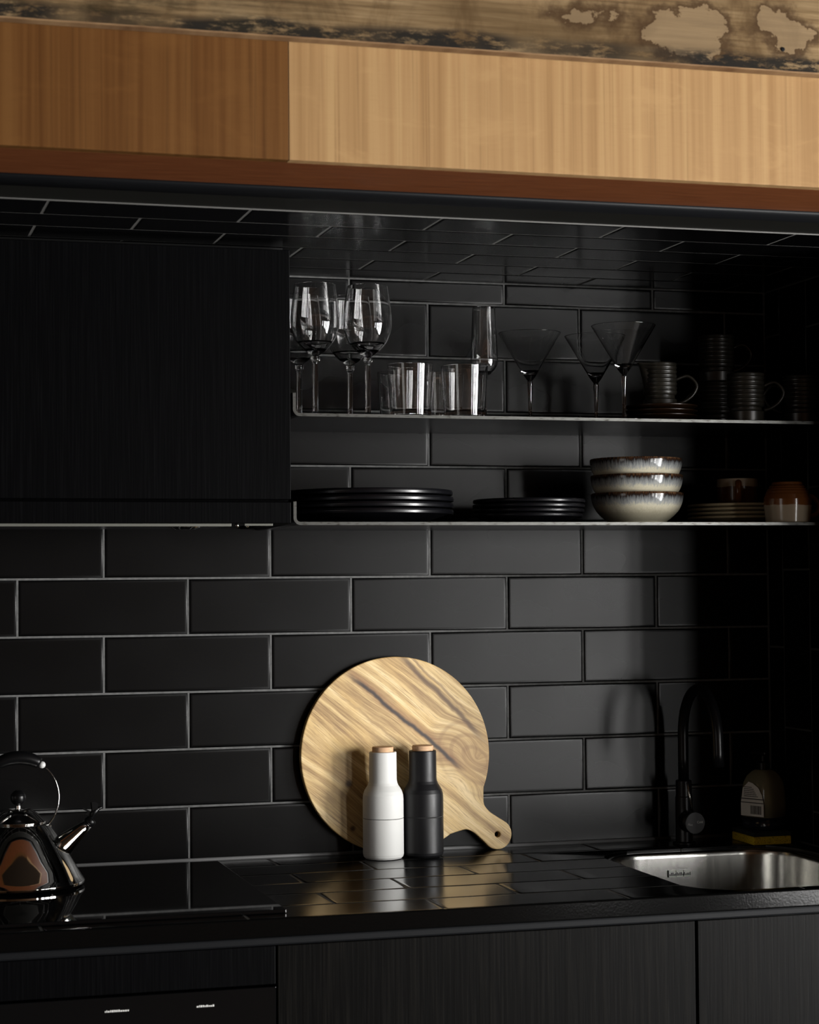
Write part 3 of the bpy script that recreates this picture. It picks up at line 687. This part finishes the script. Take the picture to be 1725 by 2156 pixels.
# ------------------------------------------------------------------ dark crockery on the upper shelf
def plate_profile(r, h, foot, t=0.005, lip=0.0045):
    return [(0, 0.0012), (foot-0.004, 0.0012), (foot-0.003, 0.0), (foot, 0.0), (foot+0.002, 0.003), (r*0.80, h*0.42), (r*0.95, h*0.72), (r-0.001, h-lip), (r, h-lip*0.5), (r-0.0012, h-0.0006), (r-0.004, h), (r-0.009, h-0.0018), (r*0.83, h*0.55+t*0.35), (r*0.70, h*0.34+t*0.6), (foot, t+0.002), (0, t+0.0015)]
br = [0, 0]
for i, l in enumerate(('dark brown side plate at the bottom of the stack under the jug', 'dark brown side plate in the middle of the stack under the jug', 'dark brown side plate directly under the jug')):
    o = obj('side_plate', lathe('side_plate', plate_profile(0.067, 0.0145, 0.036, 0.004, 0.003), 56) if i == 0 else br[0].data, M_BROWNPL, None, (0.974, -0.232, SU+i*0.0088)); br[0] = br[0] or o
    tag(o, l, 'plate', 'dark brown plates under the jug')
def ribbed(h, r, foot_h=0.022, n=7):
    out = [(0, 0.0), (r-0.004, 0.0), (r-0.001, 0.002), (r-0.0005, foot_h-0.003), (r-0.004, foot_h-0.001), (r-0.0045, foot_h+0.004), (r-0.001, foot_h+0.007)]
    z0 = foot_h+0.008; dz = (h-0.004-z0)/n
    for i in range(n):
        out += [(r, z0+dz*i+dz*0.25), (r, z0+dz*i+dz*0.55), (r-0.0013, z0+dz*i+dz*0.85)]
    out += [(r, h-0.003), (r-0.0008, h-0.0005), (r-0.002, h), (r-0.0035, h-0.001), (r-0.0045, foot_h), (r-0.008, 0.006), (0, 0.0055)]
    return out
def mug_handle(r, h, out=0.030, z0=0.026, z1=0.072, w=0.0042):
    pts = spline([(r-0.0015, 0, z1), (r+out*0.55, 0, z1+0.006), (r+out, 0, (z0+z1)/2+0.010), (r+out*0.8, 0, z0+0.012), (r+out*0.35, 0, z0), (r-0.0015, 0, z0-0.004)], 6)
    return tube('handle', pts, w, 12, 1.5, (0, 0, 1) if False else None)
jg = thing('jug', 'dark ribbed stoneware jug standing on brown plates', 'jug', (0.974, -0.232, SU+2*0.0088+0.0060))
me = lathe('jug_body', ribbed(0.0855, 0.0305), 64)
for q in me.vertices:                                             # pull a pouring lip out towards -x and flare the base
    a = math.atan2(q.co.y, -q.co.x); fz = max(0, (q.co.z-0.062)/0.0235)
    if fz > 0 and q.co.x < 0: q.co.x -= 0.016*fz*fz*math.exp(-(a/0.42)**2)
    if q.co.z < 0.02: s = 1+0.09*(1-q.co.z/0.02); q.co.x *= s; q.co.y *= s
obj('jug_body', me, M_MUGDARK, jg)
obj('handle', mug_handle(0.0305, 0.085, 0.036, 0.016, 0.056, 0.0032), M_MUGDARK, jg, (0, 0, 0), (0, 0, -0.25))
def dark_mug(label, loc, rz):
    t = thing('mug', label, 'mug', loc, rz, 'dark ribbed mugs on the upper shelf')
    obj('mug_body', lathe('mug_body', ribbed(0.0885, 0.0335), 56), M_MUGDARK, t)
    obj('handle', mug_handle(0.0335, 0.0885, 0.034, 0.026, 0.066, 0.0034), M_MUGDARK, t)
    return t
mA = dark_mug('dark ribbed mug at the bottom of the two-mug stack', (1.140, -0.115, SU), 2.2)
copy_tree(mA, (1.140, -0.115, SU+0.0888), -0.15, 'dark ribbed mug on top of the two-mug stack')
copy_tree(mA, (1.120, -0.280, SU), -0.35, 'dark ribbed mug in front of the mug stack')
copy_tree(mA, (1.2385, -0.262, SU), 2.5, 'dark ribbed mug at the far end beside the side wall')

# ------------------------------------------------------------------ lower shelf crockery
names = ('bottom', 'second', 'third', 'top')
pm = lathe('dinner_plate', plate_profile(0.1500, 0.0245, 0.098, 0.007, 0.0085), 96); pm.materials.append(M_PLATE)
for i in range(4):
    dx, dy = ((0.0, 0.0), (0.0005, 0), (0.001, 0.0005), (-0.001, 0.0))[i]
    o = obj('dinner_plate', pm, None, None, (0.4425+dx, -0.172+dy, SL+0.0002+i*0.0113))
    tag(o, ('lowest large black plate in the big stack', 'second large black plate from the bottom of the big stack', 'large black plate just under the top one in the big stack', 'topmost large black plate in the big stack')[i], 'plate', 'large black dinner plates')
pm2 = lathe('small_plate', plate_profile(0.1005, 0.0180, 0.060, 0.0055, 0.0065), 80); pm2.materials.append(M_PLATE)
for i in range(4):
    dx = (-0.003, 0.0, 0.001, 0.002)[i]
    o = obj('side_plate', pm2, None, None, (0.730+dx, -0.20, SL+0.0002+i*0.0086))
    tag(o, ('lowest small black plate in the stack beside the bowls', 'second small black plate from the bottom beside the bowls', 'small black plate just under the top one beside the bowls', 'topmost small black plate beside the bowls')[i], 'plate', 'small black side plates')
bp_ = [(0, 0.0012), (0.047, 0.0012), (0.049, 0.0), (0.0525, 0.0), (0.0535, 0.004), (0.062, 0.0105), (0.0735, 0.022), (0.0805, 0.035), (0.0832, 0.046), (0.0838, 0.0525), (0.0832, 0.0553), (0.0818, 0.0560), (0.0800, 0.0550), (0.0788, 0.047), (0.0760, 0.036), (0.0690, 0.0240), (0.0570, 0.0130), (0.040, 0.0075), (0, 0.0065)]
bm_ = lathe('bowl', [(p.x, p.y) for p in spline(bp_, 2)], 80); bm_.materials.append(M_BOWL)
for i in range(3):
    o = obj('bowl', bm_, None, None, ((0.940, 0.9395, 0.9385)[i], -0.20, SL+0.0002+(0, 0.0325, 0.0622)[i]), (0, 0, i*1.9))
    tag(o, ('bottom cream and grey glazed bowl resting on the shelf', 'middle cream and grey glazed bowl of the stack', 'top cream and grey glazed bowl of the stack')[i], 'bowl', 'glazed bowls on the lower shelf')
sm_ = lathe('saucer', plate_profile(0.094, 0.0165, 0.050, 0.0045, 0.0045), 72); sm_.materials.append(M_SAUCER)
for i in range(4):
    o = obj('saucer', sm_, None, None, (1.178, -0.118, SL+0.0002+i*0.0078))
    tag(o, ('lowest cream saucer under the brown mug', 'second cream saucer from the bottom under the brown mug', 'third cream saucer from the bottom under the brown mug', 'top cream saucer holding the brown mug')[i], 'saucer', 'cream saucers')
md = thing('mug', 'brown mug with cream lip standing on cream saucers', 'mug', (1.178, -0.118, SL+3*0.0078+0.0065), 0)
obj('mug_body', lathe('mug_body', [(0, 0.0012), (0.026, 0.0012), (0.028, 0.0), (0.031, 0.001), (0.0365, 0.012), (0.0385, 0.028), (0.0385, 0.045), (0.0378, 0.0575), (0.0366, 0.058), (0.0350, 0.057), (0.0355, 0.04), (0.034, 0.014), (0.028, 0.006), (0, 0.005)], 56), M_MUGD, md)
hp = spline([(0.0375, 0, 0.047), (0.047, 0, 0.050), (0.056, 0, 0.043), (0.057, 0, 0.028), (0.049, 0, 0.016), (0.0368, 0, 0.012)], 6)
obj('handle', tube('handle', hp, 0.0048, 14, 1.3), M_HANDE, md, (0, 0, 0), (0, 0, -PI/2-0.40))
me_ = thing('mug', 'upside-down brown mug with cream rim at the shelf end', 'mug', (1.1990, -0.283, SL), 0)
pr = [(0.0360, 0.0002), (0.0385, 0.0), (0.0400, 0.0015), (0.0415, 0.018), (0.0432, 0.034), (0.0432, 0.043), (0.0405, 0.051), (0.0380, 0.055), (0.0384, 0.0565), (0.0355, 0.060), (0.0360, 0.0613), (0.0325, 0.0645), (0.0330, 0.0658), (0.0285, 0.0690), (0.0275, 0.0735), (0.0255, 0.074), (0.0245, 0.072), (0, 0.0715)]
obj('mug_body', lathe('mug_body', pr+[(0, 0.066), (0.026, 0.064), (0.036, 0.050), (0.0392, 0.038), (0.0375, 0.01), (0.0360, 0.0002)], 56), M_MUGE, me_)
hp = spline([(0.0425, 0, 0.050), (0.056, 0, 0.046), (0.066, 0, 0.032), (0.062, 0, 0.018), (0.052, 0, 0.0135), (0.0405, 0, 0.0125)], 6)
obj('handle', tube('handle', hp, 0.0046, 14, 1.3), M_HANDE, me_, (0, 0, 0), (0, 0, 0.12))

# ------------------------------------------------------------------ chopping board
TB = 0.0150; RB = 0.1795
half = []
for i in range(0, 61):                                            # upper half outline from -x round to the handle
    a = PI-(PI-0.30)*i/60; half.append((RB*math.cos(a), RB*math.sin(a)))
hx = 0.2455; hr = 0.0278
neck = spline([half[-1], (0.1815, 0.0395), (0.1915, 0.0285), (0.207, 0.0245), (0.225, 0.0255), (hx, hr)], 5)[1:]
half += [(p.x, p.y) for p in neck]
half += [(hx+hr*math.sin(PI/2*i/8), hr*math.cos(PI/2*i/8)) for i in range(1, 9)]
outl = half+[(x, -y) for x, y in half[-2:0:-1]]
bm = bmesh.new()
ov_ = [bm.verts.new((x, y, 0)) for x, y in outl]
oe = [bm.edges.new((ov_[i], ov_[(i+1) % len(ov_)])) for i in range(len(ov_))]
hv = [bm.verts.new((hx+0.0052*math.cos(2*PI*i/20), 0.0052*math.sin(2*PI*i/20), 0)) for i in range(20)]
he = [bm.edges.new((hv[i], hv[(i+1) % 20])) for i in range(20)]
bmesh.ops.triangle_fill(bm, use_beauty=True, edges=oe+he)
bmesh.ops.recalc_face_normals(bm, faces=bm.faces[:])
ex = bmesh.ops.extrude_face_region(bm, geom=bm.faces[:])
bmesh.ops.translate(bm, vec=(0, 0, TB), verts=[g for g in ex['geom'] if isinstance(g, bmesh.types.BMVert)])
bmesh.ops.recalc_face_normals(bm, faces=bm.faces[:])
ed = [e for e in bm.edges if len(e.link_faces) == 2 and e.calc_face_angle(0) > 1.0]
bmesh.ops.bevel(bm, geom=ed, offset=0.0018, segments=2, profile=0.5, affect='EDGES')
me = bpy.data.meshes.new('chopping_board'); bm.to_mesh(me); bm.free()
bo = obj('chopping_board', me, M_BOARD)
tag(bo, 'round acacia chopping board with handle leaning on the tiled wall', 'chopping board')
tilt = 0.042
# local x,y in the board plane, local z = front normal
zb = Vector((0, -math.cos(tilt), math.sin(tilt))); ub = Vector((0, math.sin(tilt), math.cos(tilt))); xb = Vector((1, 0, 0))
ang = -0.672
ax = xb*math.cos(ang)+ub*math.sin(ang); ay = -xb*math.sin(ang)+ub*math.cos(ang)
mm_ = Matrix((ax, ay, zb)).transposed().to_4x4()
mm_.translation = Vector((0.531, -0.0105, ZT+0.0012+RB*math.cos(tilt)))
bo.matrix_world = mm_

# ------------------------------------------------------------------ bottle grinders
def grinder(label, loc, m):
    t = thing('bottle_grinder', label, 'grinder', loc, 0, 'bottle-shaped grinders')
    lo = [(0, 0.0), (0.028, 0.0), (0.0325, 0.0008), (0.0358, 0.0042), (0.0369, 0.0090), (0.0369, 0.0719), (0.0362, 0.0724), (0, 0.0724)]
    obj('base', lathe('base', lo, 64), m, t)
    obj('seam', lathe('seam', [(0, 0.0725), (0.0362, 0.0725), (0.0362, 0.0731), (0, 0.0731)], 64), M_SEAM, t)
    up_ = [(0.0362, 0.0732), (0.0369, 0.0737), (0.0369, 0.106), (0.0362, 0.1145), (0.0340, 0.1215), (0.0308, 0.1270), (0.0277, 0.1315), (0.0258, 0.1365), (0.0250, 0.1420), (0.0247, 0.1900), (0.0240, 0.1914), (0.0222, 0.1914), (0.0216, 0.1905), (0.0216, 0.185), (0, 0.185)]
    obj('upper_body', lathe('upper_body', [(0, 0.0732)]+up_, 64), m, t)
    obj('stopper', lathe('stopper', [(0, 0.1851), (0.0180, 0.1851), (0.0188, 0.187), (0.0193, 0.1990), (0.0183, 0.2005), (0, 0.2008)], 48), M_CAP, t)
    return t
g1 = grinder('off-white matt bottle grinder in front of the chopping board', (0.4917, -0.0745, ZT+0.0003), M_WHITE)
g2 = grinder('charcoal matt bottle grinder in front of the chopping board', (0.5680, -0.0705, ZT+0.0003), M_BLACK)

# ------------------------------------------------------------------ kettle
kt = thing('kettle', 'chrome conical kettle with black handle on the glass cooktop', 'kettle', (-0.171, -0.235, ZT+0.0063))
bodyp = [(0, 0.0008), (0.098, 0.0008), (0.104, 0.0018), (0.1075, 0.0045), (0.1078, 0.008), (0.1045, 0.0125), (0.1015, 0.017), (0.094, 0.031), (0.0845, 0.047), (0.0745, 0.063), (0.0645, 0.079), (0.0555, 0.092), (0.0480, 0.1005), (0.0440, 0.1030), (0, 0.1030)]
obj('kettle_body', lathe('kettle_body', bodyp, 80), M_CHROME, kt)
ld = obj('lid', lathe('lid', [(0, 0.1032), (0.0450, 0.1032), (0.0458, 0.1045), (0.0445, 0.1062), (0.0400, 0.1100), (0.0310, 0.1180), (0.0235, 0.1225), (0.0215, 0.1245), (0.0180, 0.1240), (0.0070, 0.1225), (0.0045, 0.1250), (0.0040, 0.1310), (0, 0.1310)], 64), M_CHROME, kt)
obj('knob', ball('knob', 0.0128, (0, 0, 0.1435)), M_BLKPLASTIC, ld)
hz_, hr_ = 0.1425, 0.0660
arc = lambda a: (hr_*math.cos(a), 0, hz_+hr_*math.sin(a))
for s in (1, -1):
    p_ = [(s*x, y_, z_) for x, y_, z_ in [arc(math.radians(a)) for a in range(-47, 53, 5)]]
    p_[0] = (s*0.0475, 0, 0.0955)
    obj('handle_strap', tube('handle_strap', p_, 0.0013, 10, 4.0, None), M_CHROME, kt)
    obj('handle_ball', ball('handle_ball', 0.0058, (s*hr_*math.cos(math.radians(54)), 0, hz_+hr_*math.sin(math.radians(54))), 18), M_GREYBALL, kt)
    obj('strap_rivet', ball('strap_rivet', 0.004, (s*0.0495, -0.004, 0.0955), 12), M_CHROME, kt)
ga = [math.radians(58+64*i/16) for i in range(17)]
obj('grip', tube('grip', [arc(a) for a in ga], [0.0085+0.0030*math.sin(PI*i/16)**0.6 for i in range(17)], 20), M_BLKPLASTIC, kt)
# spout
d0 = Vector((0.0640, 0, 0.0560)); d1 = Vector((0.1165, 0, 0.0995)); dv = (d1-d0)
obj('spout', tube('spout', [d0+dv*t for t in (-0.12, 0.0, 0.25, 0.5, 0.75, 0.94)], [0.0235, 0.0220, 0.0182, 0.0146, 0.0112, 0.0088], 32), M_CHROME, kt)
obj('spout_collar', tube('spout_collar', [d0+dv*t for t in (-0.1, -0.06, -0.02, 0.03)], [0.0240, 0.0264, 0.0260, 0.0228], 36), M_CHROME, kt)
wh = obj('whistle_cap', tube('whistle_cap', [d0+dv*t for t in (0.945, 0.97, 1.05, 1.10)], [0.0088, 0.0095, 0.0095, 0.0070], 24), M_BLKPLASTIC, kt)
# small black bird-shaped whistle
bx, bz = 0.1235, 0.1160
mb = MB()
bird = spline([(bx-0.004, 0, bz-0.012), (bx-0.002, 0, bz-0.004), (bx+0.003, 0, bz+0.002), (bx+0.009, 0, bz+0.0055), (bx+0.014, 0, bz+0.0068)], 5)
bt = tube('bird', bird, [0.0030+0.0026*math.sin(PI*min(1, i/14)) if i < 15 else 0.0030-0.0022*(i-15)/5 for i in range(len(bird))], 12)
bd = obj('bird', bt, M_BLKPLASTIC, wh)
wv = [(bx-0.003, 0, bz+0.002), (bx-0.0045, 0, bz+0.016), (bx+0.001, 0, bz+0.0165), (bx+0.0065, 0, bz+0.014), (bx+0.006, 0, bz+0.003)]
def plate_poly(name, pts, t):
    n = len(pts); v = [(x, y-t, z) for x, y, z in pts]+[(x, y+t, z) for x, y, z in pts]
    return mesh(name, v, [tuple(range(n)), tuple(range(2*n-1, n-1, -1))]+[(i, n+i, n+(i+1) % n, (i+1) % n) for i in range(n)])
obj('bird_wing', plate_poly('bird_wing', wv, 0.0012), M_BLKPLASTIC, wh, (0, -0.003, 0))
obj('bird_wing', plate_poly('bird_wing', [(x-0.001, y, z-0.001) for x, y, z in wv], 0.0012), M_BLKPLASTIC, wh, (0, 0.003, 0))
obj('bird_tail', plate_poly('bird_tail', [(bx-0.002, 0, bz-0.001), (bx-0.018, 0, bz+0.0075), (bx-0.0185, 0, bz+0.0045), (bx-0.010, 0, bz), (bx-0.016, 0, bz-0.004), (bx-0.002, 0, bz-0.006)], 0.0012), M_BLKPLASTIC, wh)

# ------------------------------------------------------------------ tap
tp = thing('mixer_tap', 'matt black gooseneck mixer tap behind the sink', 'tap', (1.0825, -0.068, ZT+0.0002))
obj('base_ring', lathe('base_ring', [(0, 0), (0.0215, 0), (0.0215, 0.003), (0.019, 0.0045), (0, 0.0045)], 40), M_TAP, tp)
obj('tap_body', lathe('tap_body', [(0, 0.0046), (0.0162, 0.0046), (0.0162, 0.088), (0.0150, 0.0895), (0.0150, 0.118), (0.0140, 0.1195), (0, 0.1195)], 40), M_TAP, tp)
ra = 0.0905; zs = 0.205
pts = [(0, 0, 0.1196), (0, 0, 0.16), (0, 0, zs)]+[(-0.012*(1-math.cos(PI*i/18))/2, -ra*(1-math.cos(PI*i/18)), zs+ra*math.sin(PI*i/18)) for i in range(1, 19)]+[(-0.012, -2*ra-0.001, zs-0.022), (-0.012, -2*ra-0.002, zs-0.045)]
obj('spout', tube('spout', pts, 0.0100, 20), M_TAP, tp)
kb = obj('mixer_knob', tube('mixer_knob', [(0, -0.0150, 0.044), (0, -0.050, 0.044)], 0.0198, 36), M_TAP, tp)
obj('end_cap', tube('end_cap', [(0, -0.0501, 0.044), (0, -0.0512, 0.044)], 0.0192, 36), M_TAPFACE, kb)
for s, xx, zz, rr in (('Hot', -0.0105, 0.0415, 0.12), ('Cold', 0.0092, 0.0455, -0.02)):
    obj('lettering', text_mesh(s, 0.0062), M_MARK, kb, (xx, -0.0514, zz), (PI/2, rr, 0))
obj('lever', tube('lever', [(0.001, -0.036, 0.062), (-0.009, -0.037, 0.119)], 0.0024, 12), M_STEEL, kb)

# ------------------------------------------------------------------ sponge and washing-up liquid
sg = thing('sponge', 'yellow kitchen sponge with dark scourer beside the sink', 'sponge', (1.232, -0.0885, ZT+0.0002), -0.02)
obj('foam', box_mesh('foam', -0.0385, 0.0385, -0.0495, 0.0495, 0, 0.0155, 0.002), M_SPONGE, sg)
obj('scourer', box_mesh('scourer', -0.0385, 0.0385, -0.0495, 0.0495, 0.0156, 0.0235, 0.0015), M_SCOUR, sg)
sb = thing('soap_bottle', 'washing-up liquid bottle with pale label standing on the sponge', 'bottle', (1.240, -0.0840, ZT+0.0240), -1.12)
def sq(r, z, n=40, ex=3.6):
    out = []
    for i in range(n):
        a = 2*PI*i/n; c_, s_2 = math.cos(a), math.sin(a)
        out.append((r[0]*abs(c_)**(2/ex)*(1 if c_ >= 0 else -1), r[1]*abs(s_2)**(2/ex)*(1 if s_2 >= 0 else -1), z))
    return out
def loft(name, rs, closed_ends=True):
    n = len(rs[0]); v = [q for r in rs for q in r]; f = []
    for i in range(len(rs)-1):
        for j in range(n): f.append((i*n+j, i*n+(j+1) % n, (i+1)*n+(j+1) % n, (i+1)*n+j))
    f.append(tuple(range(n-1, -1, -1))); f.append(tuple(range((len(rs)-1)*n, len(rs)*n)))
    return mesh(name, v, f, True)
AR = (0.0370, 0.0340)
def sc2(s, z): return sq((AR[0]*s, AR[1]*s), z)
obj('liquid_base', loft('liquid_base', [sc2(0.94, 0), sc2(1.0, 0.003), sc2(1.0, 0.0239)]), M_SOAPL, sb)
obj('bottle_body', loft('bottle_body', [sc2(1.0, 0.024), sc2(1.0, 0.05), sc2(0.98, 0.072), sc2(0.91, 0.088), sc2(0.76, 0.100), sc2(0.55, 0.108), sc2(0.40, 0.112)]), M_SOAP, sb)
obj('pump_collar', lathe('pump_collar', [(0, 0.1121), (0.0125, 0.1121), (0.0125, 0.125), (0.010, 0.127), (0.0045, 0.1275), (0.0045, 0.138), (0, 0.138)], 28), M_BLKPLASTIC, sb)
obj('pump_head', box_mesh('pump_head', -0.030, 0.010, -0.006, 0.006, 0.1381, 0.147, 0.003), M_BLKPLASTIC, sb)
# label on the flat face that looks left/front (-y side of the bottle's own frame is the front)
def flat(name, poly, y, t=0.0004):
    n = len(poly); v = [(x, y, z) for x, z in poly]+[(x, y+t, z) for x, z in poly]
    return mesh(name, v, [tuple(range(n)), tuple(range(2*n-1, n-1, -1))]+[(i, n+i, n+(i+1) % n, (i+1) % n) for i in range(n)])
lab = [(-0.027, 0.026), (0.027, 0.026), (0.027, 0.050), (0.0235, 0.066), (0.015, 0.080), (0.002, 0.088), (-0.008, 0.0905), (-0.022, 0.078), (-0.027, 0.05)]
lb = obj('label_sheet', flat('label_sheet', [(x, z) for x, z in lab], -AR[1]-0.0009), M_LABEL, sb, (0, 0, 0), (0, 0, 0)); lb['label'] = 'pale paper label'
yl = -AR[1]-0.0012
mb = MB()
for (z0, z1) in ((0.0505, 0.0520), (0.0575, 0.0592)): mb.box(-0.0265, 0.0265, yl, yl+0.0003, z0, z1)
obj('label_band', mb.mesh('label_band'), M_PRINT, lb)
mb = MB(); random.seed(5); x = -0.004
while x < 0.0215:
    c_ = random.uniform(0.0005, 0.0012); mb.box(x, x+c_, yl, yl+0.0003, 0.030, 0.046); x += c_+random.uniform(0.0005, 0.0010)
obj('bar_code', mb.mesh('bar_code'), M_PRINT, lb)
mb = MB()
for r in range(6):
    x = -0.019; z = 0.0625+r*0.0034
    while x < 0.013-r*0.0028:
        c_ = random.uniform(0.001, 0.003); mb.box(x, x+c_, yl, yl+0.0003, z, z+0.0014); x += c_+0.0008
obj('small_print', mb.mesh('small_print'), M_PRINT, lb)
